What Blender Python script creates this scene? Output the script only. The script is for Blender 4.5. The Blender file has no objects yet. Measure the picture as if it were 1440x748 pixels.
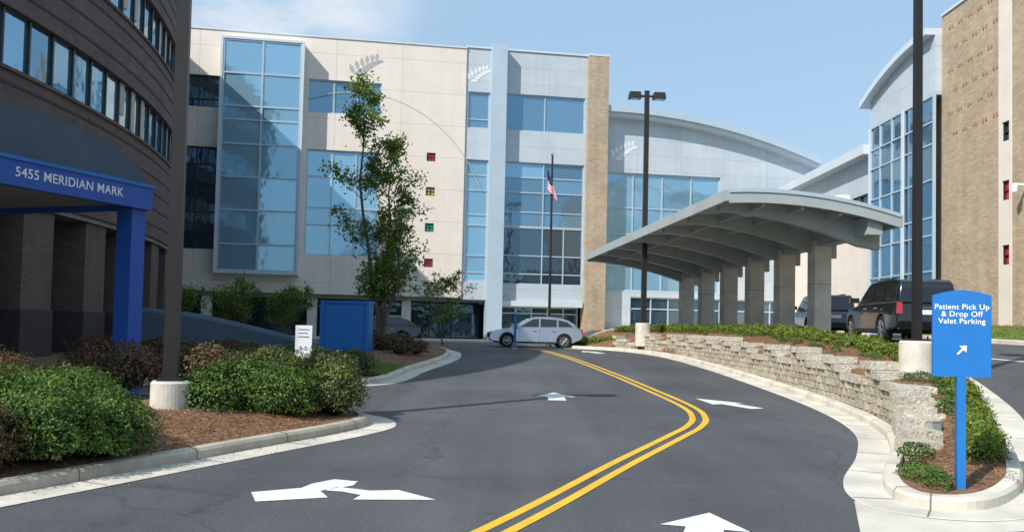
import bpy, bmesh, math, random
import numpy as np
from mathutils import Vector, Matrix, noise
random.seed(7); rng=np.random.default_rng(7)
scene=bpy.context.scene
COL=scene.collection
# ---------------------------------------------------------------- materials
def new_mat(name):
    m=bpy.data.materials.new(name); m.use_nodes=True
    nt=m.node_tree; nt.nodes.clear()
    out=nt.nodes.new('ShaderNodeOutputMaterial')
    p=nt.nodes.new('ShaderNodeBsdfPrincipled')
    nt.links.new(p.outputs[0],out.inputs[0])
    return m,nt,p,out
def N(nt,t,**kw):
    n=nt.nodes.new(t)
    for k,v in kw.items(): setattr(n,k,v)
    return n
def mixc(nt,fac,a,b,blend='MIX'):
    n=nt.nodes.new('ShaderNodeMix'); n.data_type='RGBA'; n.blend_type=blend
    for sock,val in ((n.inputs[0],fac),(n.inputs[6],a),(n.inputs[7],b)):
        if isinstance(val,bpy.types.NodeSocket): nt.links.new(val,sock)
        elif isinstance(val,(int,float)): sock.default_value=val
        else: sock.default_value=(*val,1)
    return n.outputs[2]
def noise_fac(nt,scale,detail=5,lo=.3,hi=.7,vec=None,rough=.6):
    n=N(nt,'ShaderNodeTexNoise'); n.inputs['Scale'].default_value=scale; n.inputs['Detail'].default_value=detail; n.inputs['Roughness'].default_value=rough
    if vec is None:
        tc=N(nt,'ShaderNodeTexCoord'); vec=tc.outputs['Object']
    nt.links.new(vec,n.inputs['Vector'])
    mr=N(nt,'ShaderNodeMapRange'); mr.inputs['From Min'].default_value=lo; mr.inputs['From Max'].default_value=hi
    nt.links.new(n.outputs['Fac'],mr.inputs['Value'])
    return mr.outputs[0]
def bump(nt,p,h,dist=.01,strength=.5):
    b=N(nt,'ShaderNodeBump'); b.inputs['Distance'].default_value=dist; b.inputs['Strength'].default_value=strength
    nt.links.new(h,b.inputs['Height']); nt.links.new(b.outputs[0],p.inputs['Normal'])
def simple(name,col,rough=.6,metal=0,var=.12,scale=3,bd=0,bscale=40,coat=0):
    m,nt,p,o=new_mat(name)
    f=noise_fac(nt,scale)
    c=mixc(nt,f,[x*(1-var) for x in col],[min(1,x*(1+var)) for x in col])
    nt.links.new(c,p.inputs['Base Color'])
    p.inputs['Roughness'].default_value=rough; p.inputs['Metallic'].default_value=metal
    p.inputs['Coat Weight'].default_value=coat
    if bd: bump(nt,p,noise_fac(nt,bscale),bd)
    return m
def axis_vec(nt,h,v='Z'):
    tc=N(nt,'ShaderNodeTexCoord'); s=N(nt,'ShaderNodeSeparateXYZ'); nt.links.new(tc.outputs['Object'],s.inputs[0])
    c=N(nt,'ShaderNodeCombineXYZ'); 
    if h=='XY':
        a=N(nt,'ShaderNodeMath',operation='ADD'); nt.links.new(s.outputs['X'],a.inputs[0]); nt.links.new(s.outputs['Y'],a.inputs[1]); nt.links.new(a.outputs[0],c.inputs[0])
    else: nt.links.new(s.outputs[h],c.inputs[0])
    nt.links.new(s.outputs[v],c.inputs[1])
    return c.outputs[0]
def brick(name,c1,c2,mortar,h='X',w=.24,ht=.08,ms=.012,offset=.5,bd=.006,rough=.85,band=None,stain=.25):
    m,nt,p,o=new_mat(name)
    v=axis_vec(nt,h)
    b=N(nt,'ShaderNodeTexBrick'); b.offset=offset
    b.inputs['Color1'].default_value=(*c1,1); b.inputs['Color2'].default_value=(*c2,1); b.inputs['Mortar'].default_value=(*mortar,1)
    b.inputs['Scale'].default_value=1; b.inputs['Brick Width'].default_value=w; b.inputs['Row Height'].default_value=ht; b.inputs['Mortar Size'].default_value=ms
    b.inputs['Mortar Smooth'].default_value=.1
    nt.links.new(v,b.inputs['Vector'])
    f=noise_fac(nt,.6,6)
    dk=mixc(nt,f,(1-stain,1-stain,1-stain),(1,1,1))
    c=mixc(nt,1.0,b.outputs['Color'],dk,'MULTIPLY')
    tc=N(nt,'ShaderNodeTexCoord'); mp=N(nt,'ShaderNodeMapping'); mp.inputs['Scale'].default_value=(1.6,1.6,.07); nt.links.new(tc.outputs['Object'],mp.inputs[0])
    st=noise_fac(nt,1.5,5,.35,.6,mp.outputs[0]); c=mixc(nt,1.0,c,mixc(nt,st,(1-stain*.5,)*3,(1,1,1)),'MULTIPLY')
    nt.links.new(c,p.inputs['Base Color']); p.inputs['Roughness'].default_value=rough
    if bd:
        inv=N(nt,'ShaderNodeMath',operation='SUBTRACT'); inv.inputs[0].default_value=1; nt.links.new(b.outputs['Fac'],inv.inputs[1])
        bump(nt,p,inv.outputs[0],bd)
    return m
def glass(name,col,rough=.06,metal=.85,var=.25):
    m,nt,p,o=new_mat(name)
    g=N(nt,'ShaderNodeNewGeometry')
    c=mixc(nt,g.outputs['Random Per Island'],[x*(1-var) for x in col],[x*(1+var) for x in col])
    nt.links.new(c,p.inputs['Base Color']); p.inputs['Metallic'].default_value=metal; p.inputs['Roughness'].default_value=rough
    bump(nt,p,noise_fac(nt,.9,2),.02,.35)
    return m
def leafmat(name,dark,light,trans=.25):
    m,nt,p,o=new_mat(name)
    g=N(nt,'ShaderNodeNewGeometry')
    c=mixc(nt,g.outputs['Random Per Island'],dark,light)
    f=noise_fac(nt,1.7,3)
    c2=mixc(nt,f,(.66,.66,.66),(1.15,1.15,1.1)); c=mixc(nt,1.0,c,c2,'MULTIPLY')
    nt.links.new(c,p.inputs['Base Color']); p.inputs['Roughness'].default_value=.55; p.inputs['Specular IOR Level'].default_value=.25
    t=N(nt,'ShaderNodeBsdfTranslucent'); nt.links.new(c,t.inputs[0])
    ms=N(nt,'ShaderNodeMixShader'); ms.inputs[0].default_value=trans
    nt.links.new(p.outputs[0],ms.inputs[1]); nt.links.new(t.outputs[0],ms.inputs[2]); nt.links.new(ms.outputs[0],o.inputs[0])
    return m
def asphalt():
    m,nt,p,o=new_mat('asphalt')
    f1=noise_fac(nt,.22,6,.35,.65); f2=noise_fac(nt,55,4,.3,.7); 
    c=mixc(nt,f1,(.068,.070,.076),(.108,.110,.117))
    c2=mixc(nt,f2,(.62,.62,.62),(1.36,1.36,1.36)); c=mixc(nt,1.0,c,c2,'MULTIPLY')
    v=N(nt,'ShaderNodeTexVoronoi'); v.feature='DISTANCE_TO_EDGE'; v.inputs['Scale'].default_value=.16
    tc=N(nt,'ShaderNodeTexCoord'); n=N(nt,'ShaderNodeTexNoise'); n.inputs['Scale'].default_value=.7; n.inputs['Detail'].default_value=5
    nt.links.new(tc.outputs['Object'],n.inputs['Vector'])
    add=N(nt,'ShaderNodeVectorMath',operation='MULTIPLY_ADD'); nt.links.new(n.outputs['Color'],add.inputs[0]); add.inputs[1].default_value=(1.6,1.6,0); nt.links.new(tc.outputs['Object'],add.inputs[2])
    nt.links.new(add.outputs[0],v.inputs['Vector'])
    mr=N(nt,'ShaderNodeMapRange'); mr.inputs['From Min'].default_value=0.0; mr.inputs['From Max'].default_value=.006; nt.links.new(v.outputs['Distance'],mr.inputs['Value'])
    c3=mixc(nt,mr.outputs[0],(.72,.72,.72),(1,1,1)); c=mixc(nt,1.0,c,c3,'MULTIPLY')
    mp=N(nt,'ShaderNodeMapping'); mp.inputs['Scale'].default_value=(.9,.05,1); nt.links.new(tc.outputs['Object'],mp.inputs[0])
    c=mixc(nt,1.0,c,mixc(nt,noise_fac(nt,1.1,5,.35,.65,mp.outputs[0]),(.80,.80,.80),(1.08,1.08,1.07)),'MULTIPLY')
    c=mixc(nt,1.0,c,mixc(nt,noise_fac(nt,1.9,3,.64,.72),(1,1,1),(.76,.76,.76)),'MULTIPLY')
    nt.links.new(c,p.inputs['Base Color']); p.inputs['Roughness'].default_value=.78
    bump(nt,p,noise_fac(nt,90,3),.006,.6)
    return m
def paint(name,col):
    m,nt,p,o=new_mat(name)
    f=noise_fac(nt,30,6,.24,.46); f2=noise_fac(nt,1.3,4)
    c=mixc(nt,f,[x*.58 for x in col],col); c=mixc(nt,1.0,c,mixc(nt,f2,(.82,.82,.82),(1,1,1)),'MULTIPLY')
    nt.links.new(c,p.inputs['Base Color']); p.inputs['Roughness'].default_value=.6
    return m
M=dict(
 asphalt=asphalt(),
 concrete=simple('kerb_concrete',(.60,.56,.475),.85,0,.20,1.3,.004,60),
 kerb_old=simple('weathered_concrete',(.43,.38,.30),.9,0,.3,2.2,.004,50), joint=simple('joint_dark',(.16,.145,.12),.9),
 white=paint('white_road_paint',(.85,.85,.83)), yellow=paint('yellow_road_paint',(.85,.50,.02)),
 mulch=simple('pine_straw',(.22,.115,.06),.95,0,.55,9,.05,25),
 grass=simple('grass',(.14,.19,.055),.9,0,.4,6,.04,60),
 soil=simple('ground_earth',(.14,.15,.09),.95,0,.35,.3),
 stucco=brick('stucco_panels',(.84,.755,.66),(.80,.72,.63),(.58,.52,.45),'X',4.2,2.1,.016,0,.004,.9,stain=.09),
 stucco2=simple('cream_stucco',(.74,.66,.57),.9,0,.06,1,.002,60),
 panel=brick('metal_panels',(.55,.61,.655),(.51,.575,.625),(.37,.40,.43),'X',3.2,1.05,.012,.0,.003,.5,stain=.12),
 panelw=simple('white_metal',(.58,.64,.69),.45,.0,.05,1), pier=simple('pale_blue_pier',(.42,.52,.60),.5,0,.05,1),
 tanbrick=brick('tan_brick',(.60,.455,.30),(.45,.33,.21),(.50,.42,.32),'X',.30,.10,.014,.5,.006,.85),
 brownbrick=brick('brown_brick',(.185,.122,.104),(.132,.088,.076),(.165,.128,.112),'XY',.30,.10,.014,.5,.006,.85),
 darkbrick=simple('dark_brick_course',(.055,.042,.042),.85,0,.2,4),
 glassb=glass('blue_glass',(.27,.48,.62),.08,.50,.10), glassd=glass('dark_glass',(.10,.16,.21),.05,.75,.35), glassg=glass('lower_glass',(.18,.32,.43),.06,.6,.2),
 glasst=glass('tower_glass',(.20,.33,.44),.05,.85,.25), glassr=glass('ribbon_glass',(.27,.44,.56),.05,.8,.3),
 frame=simple('aluminium_frame',(.44,.53,.59),.4,.1,.05,2), dframe=simple('dark_frame',(.03,.035,.04),.4,.2,.05,2),
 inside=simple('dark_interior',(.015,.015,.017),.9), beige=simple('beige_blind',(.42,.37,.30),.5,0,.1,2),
 red=simple('red_glass',(.55,.02,.03),.2), yel=simple('amber_glass',(.6,.36,.05),.2), grn=simple('green_glass',(.02,.35,.18),.2), redbrick=simple('red_brick_accent',(.42,.19,.11),.85,0,.2,5),
 blue=simple('blue_paint',(.010,.090,.42),.45,0,.05,2), signblue=simple('sign_blue',(.010,.165,.50),.5,0,.05,2), cabblue=simple('cabinet_blue',(.018,.17,.50),.5,0,.06,2), slate=simple('slate_blue',(.045,.080,.125),.5,0,.15,1.5),
 signw=simple('sign_white',(.85,.85,.85),.5,0,.02), emb=simple('emblem_grey',(.42,.42,.41),.6), embw=simple('emblem_pale',(.74,.77,.79),.5,0,.03), conc=simple('column_concrete',(.62,.62,.58),.85,0,.16,1.2,.004,40), canopy=simple('canopy_grey_metal',(.37,.42,.43),.5,.0,.10,1),
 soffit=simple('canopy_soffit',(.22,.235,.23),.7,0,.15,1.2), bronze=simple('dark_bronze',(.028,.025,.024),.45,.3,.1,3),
 pedestal=simple('pedestal_concrete',(.60,.56,.48),.85,0,.22,3,.004,40), bark=simple('bark',(.13,.10,.075),.9,0,.3,8,.01,30),
 fol=leafmat('tree_leaves',(.10,.17,.028),(.25,.36,.075),.4), shrub=leafmat('shrub_leaves',(.040,.095,.020),(.13,.235,.045),.2),
 shrub2=leafmat('dull_shrub_leaves',(.055,.085,.027),(.16,.19,.07),.2), redl=leafmat('russet_leaves',(.095,.07,.033),(.27,.13,.075),.2),
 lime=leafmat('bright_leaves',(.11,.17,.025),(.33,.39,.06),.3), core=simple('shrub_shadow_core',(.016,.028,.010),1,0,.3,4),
 black=simple('black_car_paint',(.006,.006,.007),.12,.0,.1,1,coat=1), navy=simple('dark_car_paint',(.012,.016,.026),.15,.2,.1,1,coat=1),
 silver=simple('silver_car_paint',(.40,.43,.46),.25,.7,.03,1,coat=1), carglass=simple('car_glass',(.012,.015,.018),.03,0,.1,1,coat=1),
 tyre=simple('tyre_rubber',(.018,.018,.018),.85), rim=simple('alloy_rim',(.5,.5,.52),.25,.8,.05), lamp_red=simple('tail_lamp',(.45,.01,.01),.15,coat=1), chrome=simple('chrome_trim',(.7,.7,.7),.12,1,.02),
 lens=simple('lamp_lens',(.6,.6,.6),.2), grey=simple('grey_metal_box',(.35,.37,.38),.5,.2,.08,3),
 navyf=simple('flag_blue',(.02,.03,.16),.8), redf=simple('flag_red',(.6,.02,.03),.8),
)
def stone(name,a,b_):
    m,nt,p,o=new_mat(name)
    g=N(nt,'ShaderNodeNewGeometry'); c=mixc(nt,g.outputs['Random Per Island'],a,b_); c=mixc(nt,1.0,c,mixc(nt,noise_fac(nt,11,6),(.70,.70,.70),(1.10,1.10,1.10)),'MULTIPLY')
    nt.links.new(c,p.inputs['Base Color']); p.inputs['Roughness'].default_value=.95; bump(nt,p,noise_fac(nt,22,6),.04,.8); return m
M['stone']=stone('split_stone',(.44,.385,.285),(.66,.59,.45)); M['capstone']=stone('cap_stone',(.58,.53,.43),(.70,.64,.53))
# ---------------------------------------------------------------- helpers
def mk_obj(name,verts,faces,mat=None,parent=None,smooth=False):
    me=bpy.data.meshes.new(name); me.from_pydata([tuple(v) for v in verts],[],faces); me.update()
    ob=bpy.data.objects.new(name,me); COL.objects.link(ob)
    if mat: me.materials.append(M[mat] if isinstance(mat,str) else mat)
    if parent: ob.parent=parent
    if smooth:
        for pl in me.polygons: pl.use_smooth=True
    return ob
class B:
    def __init__(s,name,loc=(0,0,0),rz=0):
        s.e=bpy.data.objects.new(name,None); COL.objects.link(s.e); s.e.location=loc; s.e.rotation_euler=(0,0,rz); s.e.empty_display_size=.2; s.p={}
    def g(s,k,m):
        return s.p.setdefault((k,m),([],[]))
    def add(s,k,m,vs,fs):
        V,F=s.g(k,m); n=len(V); V.extend(vs); F.extend([tuple(i+n for i in f) for f in fs])
    def box(s,k,m,x0,x1,y0,y1,z0,z1):
        vs=[(x,y,z) for z in (z0,z1) for y in (y0,y1) for x in (x0,x1)]
        s.add(k,m,vs,[(0,2,3,1),(4,5,7,6),(0,1,5,4),(2,6,7,3),(0,4,6,2),(1,3,7,5)])
    def hexa(s,k,m,a,b):
        s.add(k,m,list(a)+list(b),[(3,2,1,0),(4,5,6,7),(0,1,5,4),(1,2,6,5),(2,3,7,6),(3,0,4,7)])
    def quad(s,k,m,pts): s.add(k,m,pts,[tuple(range(len(pts)))])
    def prism(s,k,m,poly,y0,y1):
        n=len(poly); vs=[(x,y0,z) for x,z in poly]+[(x,y1,z) for x,z in poly]
        s.add(k,m,vs,[tuple(range(n)),tuple(range(2*n-1,n-1,-1))]+[(i,(i+1)%n,n+(i+1)%n,n+i) for i in range(n)])
    def tube(s,k,m,p0,p1,r0,r1=None,n=14):
        r1=r0 if r1 is None else r1
        p0=Vector(p0);p1=Vector(p1);d=(p1-p0).normalized(); a=d.orthogonal().normalized(); b=d.cross(a)
        vs=[]; 
        for p,r in ((p0,r0),(p1,r1)):
            for i in range(n):
                t=2*math.pi*i/n; vs.append(tuple(p+a*math.cos(t)*r+b*math.sin(t)*r))
        s.add(k,m,vs,[(i,(i+1)%n,n+(i+1)%n,n+i) for i in range(n)]+[tuple(range(n-1,-1,-1)),tuple(range(n,2*n))])
    def wall(s,k,m,x0,x1,z0,z1,ops,y0=0,y1=.4):
        xs=sorted({x0,x1,*[v for o in ops for v in o[:2] if x0<v<x1]}); zs=sorted({z0,z1,*[v for o in ops for v in o[2:4] if z0<v<z1]})
        for i in range(len(xs)-1):
            j=0
            while j<len(zs)-1:
                def free(jj):
                    cx=(xs[i]+xs[i+1])/2; cz=(zs[jj]+zs[jj+1])/2
                    return not any(o[0]<cx<o[1] and o[2]<cz<o[3] for o in ops)
                if free(j):
                    e=j
                    while e+1<len(zs)-1 and free(e+1): e+=1
                    s.box(k,m,xs[i],xs[i+1],y0,y1,zs[j],zs[e+1]); j=e+1
                else: j+=1
    def glaze(s,k,gm,fm,x0,x1,z0,z1,y,xs,zs,fw=.08,fd=.08,alt=None):
        X=[x0]+list(xs)+[x1]; Z=[z0]+list(zs)+[z1]
        for i in range(len(X)-1):
            for j in range(len(Z)-1):
                t=random.uniform(-.012,.012); u=random.uniform(-.012,.012)
                mm=gm
                if alt and random.random()<alt[1]: mm=alt[0]
                s.quad(k+'_panes',mm,[(X[i],y+t,Z[j]),(X[i+1],y-t,Z[j]),(X[i+1],y-t+u,Z[j+1]),(X[i],y+t+u,Z[j+1])])
        for n_,x in enumerate(X):
            w=fw/2
            a,b=(x-w,x+w)
            if n_==0: a,b=x,x+fw
            if n_==len(X)-1: a,b=x-fw,x
            s.box(k+'_mullions',fm,a,b,y-fd,y+.05,z0,z1)
        for n_,z in enumerate(Z):
            w=fw/2; a,b=z-w,z+w
            if n_==0: a,b=z,z+fw
            if n_==len(Z)-1: a,b=z-fw,z
            s.box(k+'_transoms',fm,x0+.004,x1-.004,y-fd+.012,y+.04,a,b)
    def text(s,k,m,body,size,origin,right,up,ext=.004,align='CENTER',bold=0):
        c=bpy.data.curves.new(k,'FONT'); c.body=body; c.size=size; c.extrude=ext; c.align_x=align; c.align_y='CENTER'; c.offset=bold; c.space_line=.95; c.space_character=1.06
        o=bpy.data.objects.new(k,c); COL.objects.link(o); c.materials.append(M[m]); o.parent=s.e
        r=Vector(right).normalized(); u=Vector(up).normalized(); n=r.cross(u)
        mt=Matrix((r,u,n)).transposed().to_4x4(); mt.translation=Vector(origin); o.matrix_local=mt
        return o
    def done(s):
        for (k,m),(V,F) in s.p.items():
            mk_obj(k,V,F,m,s.e)
        return s.e
def lerp_tab(tab,v):
    if v<=tab[0][0]: return tab[0][1]
    for (a,b),(c,d) in zip(tab,tab[1:]):
        if v<=c: return b+(d-b)*(v-a)/(c-a)
    return tab[-1][1]
def sm(t): t=max(0,min(1,t)); return t*t*(3-2*t)
XA=[(8,4.0),(9.3,4.25),(10.3,4.6),(12.1,5.45),(14.45,6.3),(17.5,6.76),(21.8,7.02),(28.6,7.18),(35.3,7.05),(40,6.4),(43,5.0),(45,3.4),(47,2.8)]
XB=[(8,5.6),(10.3,5.9),(12.5,6.9),(15,7.9),(18.5,8.9),(21,9.2),(25,9.3),(30,9.3),(35,9.3),(39,8.9),(42.5,7.9),(45.5,6.2),(47,5.4)]
HT=[(8,.01),(10,.12),(12,.30),(15,.62),(18,.94),(20,1.14),(23,1.36),(26,1.50),(34,1.60),(50,1.60)]
def g_(y):
    if y<0: return -.15
    if y<38: return .02*(y-7.5)
    if y<46: t=(y-38)/8; return .61+.16*(t-t*t/2)
    return .69
def h_(y): return g_(y) if y<8 else lerp_tab(HT,y)
def terr(x,y):
    a=lerp_tab(XA,y)+.2; b=lerp_tab(XB,y)-.35
    g=g_(y); return g+(h_(y)-g)*sm((x-a)/(b-a))
def catmull(pts,closed=False,n=8):
    P=[Vector(p) for p in pts]; L=len(P); out=[]
    for i in range(L if closed else L-1):
        p0=P[(i-1)%L] if (closed or i>0) else P[0]*2-P[1]; p1=P[i]; p2=P[(i+1)%L]; p3=P[(i+2)%L] if (closed or i+2<L) else P[-1]*2-P[-2]
        for k in range(n):
            t=k/n; out.append(.5*((2*p1)+(p2-p0)*t+(2*p0-5*p1+4*p2-p3)*t*t+(-p0+3*p1-3*p2+p3)*t**3))
    if not closed: out.append(P[-1])
    return out
def normals2(P,closed):
    L=len(P); o=[]
    for i in range(L):
        a=P[(i-1)%L] if closed or i>0 else P[i]; b=P[(i+1)%L] if closed or i<L-1 else P[i]
        d=(b-a).normalized(); o.append(Vector((-d.y,d.x)))
    return o
def sweep(name,P,prof,mat,closed,parent=None,zf=None):
    NN=normals2(P,closed); vs=[];fs=[];k=len(prof)
    for p,n in zip(P,NN):
        zb=(zf or terr)(p.x,p.y)
        for o,dz in prof:
            q=p+n*o; vs.append((q.x,q.y,zb+dz))
    L=len(P)
    for i in range(L if closed else L-1):
        j=(i+1)%L
        for c in range(k-1): fs.append((i*k+c,i*k+c+1,j*k+c+1,j*k+c))
    ob=mk_obj(name,vs,fs,mat,parent)
    bm=bmesh.new(); bm.from_mesh(ob.data); bmesh.ops.recalc_face_normals(bm,faces=bm.faces)
    bm.to_mesh(ob.data); bm.free()
    return ob
def joints(P,prof,closed,parent,spacing=1.6,w=.016):
    """tooled control joints across kerb and gutter"""
    NN=normals2(P,closed); vs=[];fs=[]; acc=0
    for i in range(len(P)-1):
        L=(P[i+1]-P[i]).length
        d=(P[i+1]-P[i]).normalized() if L>1e-6 else Vector((1,0))
        while acc<L:
            t=acc/L; p=P[i].lerp(P[i+1],t); n=NN[i].lerp(NN[i+1],t).normalized(); zb=terr(P[i].x,P[i].y)*(1-t)+terr(P[i+1].x,P[i+1].y)*t
            k0=len(vs)
            for o,dz in prof:
                for s_ in (-.5,.5):
                    q=p+n*o+d*s_*w; vs.append((q.x,q.y,zb+dz+.003))
            for c in range(len(prof)-1): a=k0+2*c; fs.append((a,a+1,a+3,a+2))
            acc+=spacing
        acc-=L
    mk_obj('joints',vs,fs,'joint',parent)  # thin dark strips laid over the concrete at each joint
def drape(name,poly,mat,off,step=.5,parent=None,zf=None):
    bm=bmesh.new(); f=bm.faces.new([bm.verts.new((p[0],p[1],0)) for p in poly])
    xs=[p[0] for p in poly]; ys=[p[1] for p in poly]
    bmesh.ops.triangulate(bm,faces=bm.faces[:])
    x=math.ceil(min(xs)/step)*step
    while x<max(xs):
        bmesh.ops.bisect_plane(bm,geom=bm.verts[:]+bm.edges[:]+bm.faces[:],plane_co=(x,0,0),plane_no=(1,0,0)); x+=step
    y=math.ceil(min(ys)/step)*step
    while y<max(ys):
        bmesh.ops.bisect_plane(bm,geom=bm.verts[:]+bm.edges[:]+bm.faces[:],plane_co=(0,y,0),plane_no=(0,1,0)); y+=step
    for v in bm.verts: v.co.z=(zf or terr)(v.co.x,v.co.y)+off
    bmesh.ops.recalc_face_normals(bm,faces=bm.faces[:])
    for f in bm.faces:
        if f.normal.z<0: f.normal_flip()
    me=bpy.data.meshes.new(name); bm.to_mesh(me); bm.free(); me.materials.append(M[mat])
    ob=bpy.data.objects.new(name,me); COL.objects.link(ob); ob.parent=parent
    return ob
def empty(name):
    e=bpy.data.objects.new(name,None); COL.objects.link(e); return e
# ---------------------------------------------------------------- leaves
def leaves(name,C,size,mat,parent=None,aspect=.5,up=.3,norm=None):
    n=len(C)
    s=size*rng.uniform(.6,1.3,(n,1))
    a=rng.normal(size=(n,3)); 
    if norm is not None:
        nn=norm+rng.normal(size=(n,3))*.55
    else: nn=rng.normal(size=(n,3))+np.array([0,0,up*2])
    nn/=np.linalg.norm(nn,axis=1,keepdims=True)+1e-9
    a-=nn*np.sum(a*nn,axis=1,keepdims=True); a/=np.linalg.norm(a,axis=1,keepdims=True)+1e-9
    b=np.cross(nn,a)
    V=np.stack([C-a*s,C+b*s*aspect+nn*s*.15,C+a*s,C-b*s*aspect+nn*s*.15],axis=1).reshape(-1,3)
    me=bpy.data.meshes.new(name); me.vertices.add(4*n); me.vertices.foreach_set('co',V.astype(np.float32).ravel())
    me.loops.add(4*n); me.loops.foreach_set('vertex_index',np.arange(4*n,dtype=np.int32))
    me.polygons.add(n); me.polygons.foreach_set('loop_start',np.arange(0,4*n,4,dtype=np.int32)); 
    me.update(calc_edges=True); me.materials.append(M[mat])
    ob=bpy.data.objects.new(name,me); COL.objects.link(ob); ob.parent=parent
    return ob
def blob_pts(c,r,n,lump=.22,seed=0):
    d=rng.normal(size=(n,3)); d/=np.linalg.norm(d,axis=1,keepdims=True); 
    d[:,2]=np.where(d[:,2]<-.45,-d[:,2],d[:,2])
    ph=rng.uniform(0,6.28,6)
    l=1+lump*(.7*np.sin(d[:,0]*5+ph[0])*np.sin(d[:,1]*6+ph[1])+.5*np.sin(d[:,2]*8+ph[2]+d[:,0]*7)+.4*np.sin(d[:,1]*13+ph[3]))
    rr=l*(1-.30*rng.random(n)**2)+rng.exponential(.035,n)
    return np.array(c)+d*rr[:,None]*np.array(r), d
def shrub(name,blobs,mat,size=.035,dens=1.0,core=True,lump=.18,mat2=None):
    e=empty(name); P=[];D=[]
    for c,r in blobs:
        n=int(dens*2600*(r[0]*r[1]+r[0]*r[2]+r[1]*r[2])/(size/.035)**2)
        p,d=blob_pts(c,r,n,lump); P.append(p);D.append(d)
    P=np.vstack(P);D=np.vstack(D)
    leaves('foliage',P,size,mat,e,norm=D)
    if mat2:
        k=rng.random(len(P))<.16; leaves('new_growth',P[k]+D[k]*.035,size*.9,mat2,e,norm=D[k])
    V=[];F=[]
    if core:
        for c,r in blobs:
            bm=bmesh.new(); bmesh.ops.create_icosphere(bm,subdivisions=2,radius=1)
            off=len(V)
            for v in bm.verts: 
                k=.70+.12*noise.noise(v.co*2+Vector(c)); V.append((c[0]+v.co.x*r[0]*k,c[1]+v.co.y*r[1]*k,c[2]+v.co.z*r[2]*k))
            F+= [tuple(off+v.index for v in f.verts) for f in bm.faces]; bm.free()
        mk_obj('shade_core',V,F,'core',e)  # near-black filler blobs block see-through, their colour standing in for inner shade
    return e
def tree(name,base,leaders,ncl,leafn,lsize,mat,spread_fn,trunk_r=.1,csize=.35,fork=.8):
    b=B(name); bx,by,bz=base; C=[]
    for (tx,ty,top,w) in leaders:
        pts=[]; 
        for i in range(9):
            t=i/8; z=bz+(top-bz)*t
            pts.append(Vector((bx+(tx-bx)*sm(t*1.6)+.06*math.sin(i*2.1+tx*3),by+(ty-by)*t+.06*math.cos(i*1.7),z)))
        for i in range(8):
            r=trunk_r*(1-.9*i/8); b.tube('trunk','bark',pts[i],pts[i+1],r,trunk_r*(1-.9*(i+1)/8),8)
        for k in range(int(ncl*w)):
            t=random.uniform(fork/(top-bz),1)**.9; i=min(7,int(t*8)); f=t*8-i; p=pts[i].lerp(pts[i+1],min(1,f))
            ang=random.uniform(0,6.283); R=spread_fn(t)*random.uniform(.35,1.12)
            q=p+Vector((math.cos(ang)*R,math.sin(ang)*R,R*random.uniform(.5,1.2)))
            mid=p.lerp(q,.5)+Vector((0,0,-.06*R))
            rr=max(.008,trunk_r*.28*(1-t*.7)); b.tube('limbs','bark',p,mid,rr,rr*.7,5); b.tube('limbs','bark',mid,q,rr*.7,rr*.25,5)
            cs=csize*random.uniform(.5,1.25)
            n=int(leafn*random.uniform(.4,1.4))
            C.append(np.array(q)+rng.normal(size=(n,3))*np.array([cs,cs,cs*.9])*.55)
            n2=n//3; tt=rng.random((n2,1)); C.append(np.array(mid)*(1-tt)+np.array(q)*tt+rng.normal(size=(n2,3))*.10)
    leaves('foliage',np.vstack(C),lsize,mat,b.e)
    return b.done()
# ---------------------------------------------------------------- ground
def sheet(name,xs,ys,off,mat):
    V=[(x,y,terr(x,y)+off) for y in ys for x in xs]; nx=len(xs)
    F=[(j*nx+i,j*nx+i+1,(j+1)*nx+i+1,(j+1)*nx+i) for j in range(len(ys)-1) for i in range(nx-1)]
    return mk_obj(name,V,F,mat,smooth=True)
xs=[-900,-500,-250,-120,-70]+list(range(-45,46,1))+[70,120,250,500,900]
ys=[-900,-500,-250,-120,-60,-30]+list(range(-15,76,1))+[100,150,250,500,1200]
sheet('ground',xs,ys,-.16,'soil')
sheet('road',[x*.25-44 for x in range(0,4*62+1)],[y*.25-14 for y in range(0,4*69+1)],0,'asphalt')
# right island (retaining wall bed)
K=[(4.0,9.3),(4.3,10.3),(5.15,12.1),(6.0,14.45),(6.5,17.5),(6.75,21.8),(6.9,28.6),(6.75,35.3),(6.1,39.6),(4.9,42.6),(3.0,44.6)]
far=[(2.6,45.8),(3.6,46.9)]
Bk=[(x,y) for y,x in XB if y>10]; Bk=[p for p in Bk if p[1]<46.5][::-1]
nose=[(5.3,9.35),(4.7,8.85),(4.15,8.85)]
ringR=catmull(K+far+Bk+nose,True,6)
isl=empty('planted_island')
KP=[(-.0,-.25),(0,.10),(-.03,.135),(-.16,.14),(-.17,-.1)]; GP=[(.42,.003),(.40,.010),(.0,.008),(-.01,-.03)]
sweep('kerb',ringR,KP,'concrete',True,isl)
sweep('gutter',ringR,GP,'concrete',True,isl)
joints(ringR,[(.41,.010),(.0,.009),(.001,.10),(-.03,.137),(-.16,.142)],True,isl)
drape('nose_pad',[(3.0,7.6),(5.6,8.3),(6.6,10.2),(5.8,10.3),(5.2,9.2),(4.5,8.75),(3.9,8.9),(3.55,9.2)],'concrete',.0055,.5,isl)
drape('nose_mulch',[(4.10,9.0),(4.7,8.98),(5.2,9.45),(5.75,10.35),(5.6,10.9),(4.6,10.6),(4.25,9.9),(4.08,9.35)],'mulch',.112,.25,isl)
TOPA=[(11.0,.2),(12.0,.45),(13.0,.76),(14.0,.98),(16,1.05),(19,1.10),(22,1.16),(26,1.25),(30,1.3),(40,1.32),(43,1.15),(45,.85)]
def atop(y):
    return max(g_(y)+.13, lerp_tab(TOPA,y)) if y>11 else g_(y)+.12
V=[];F=[];nr=14
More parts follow.
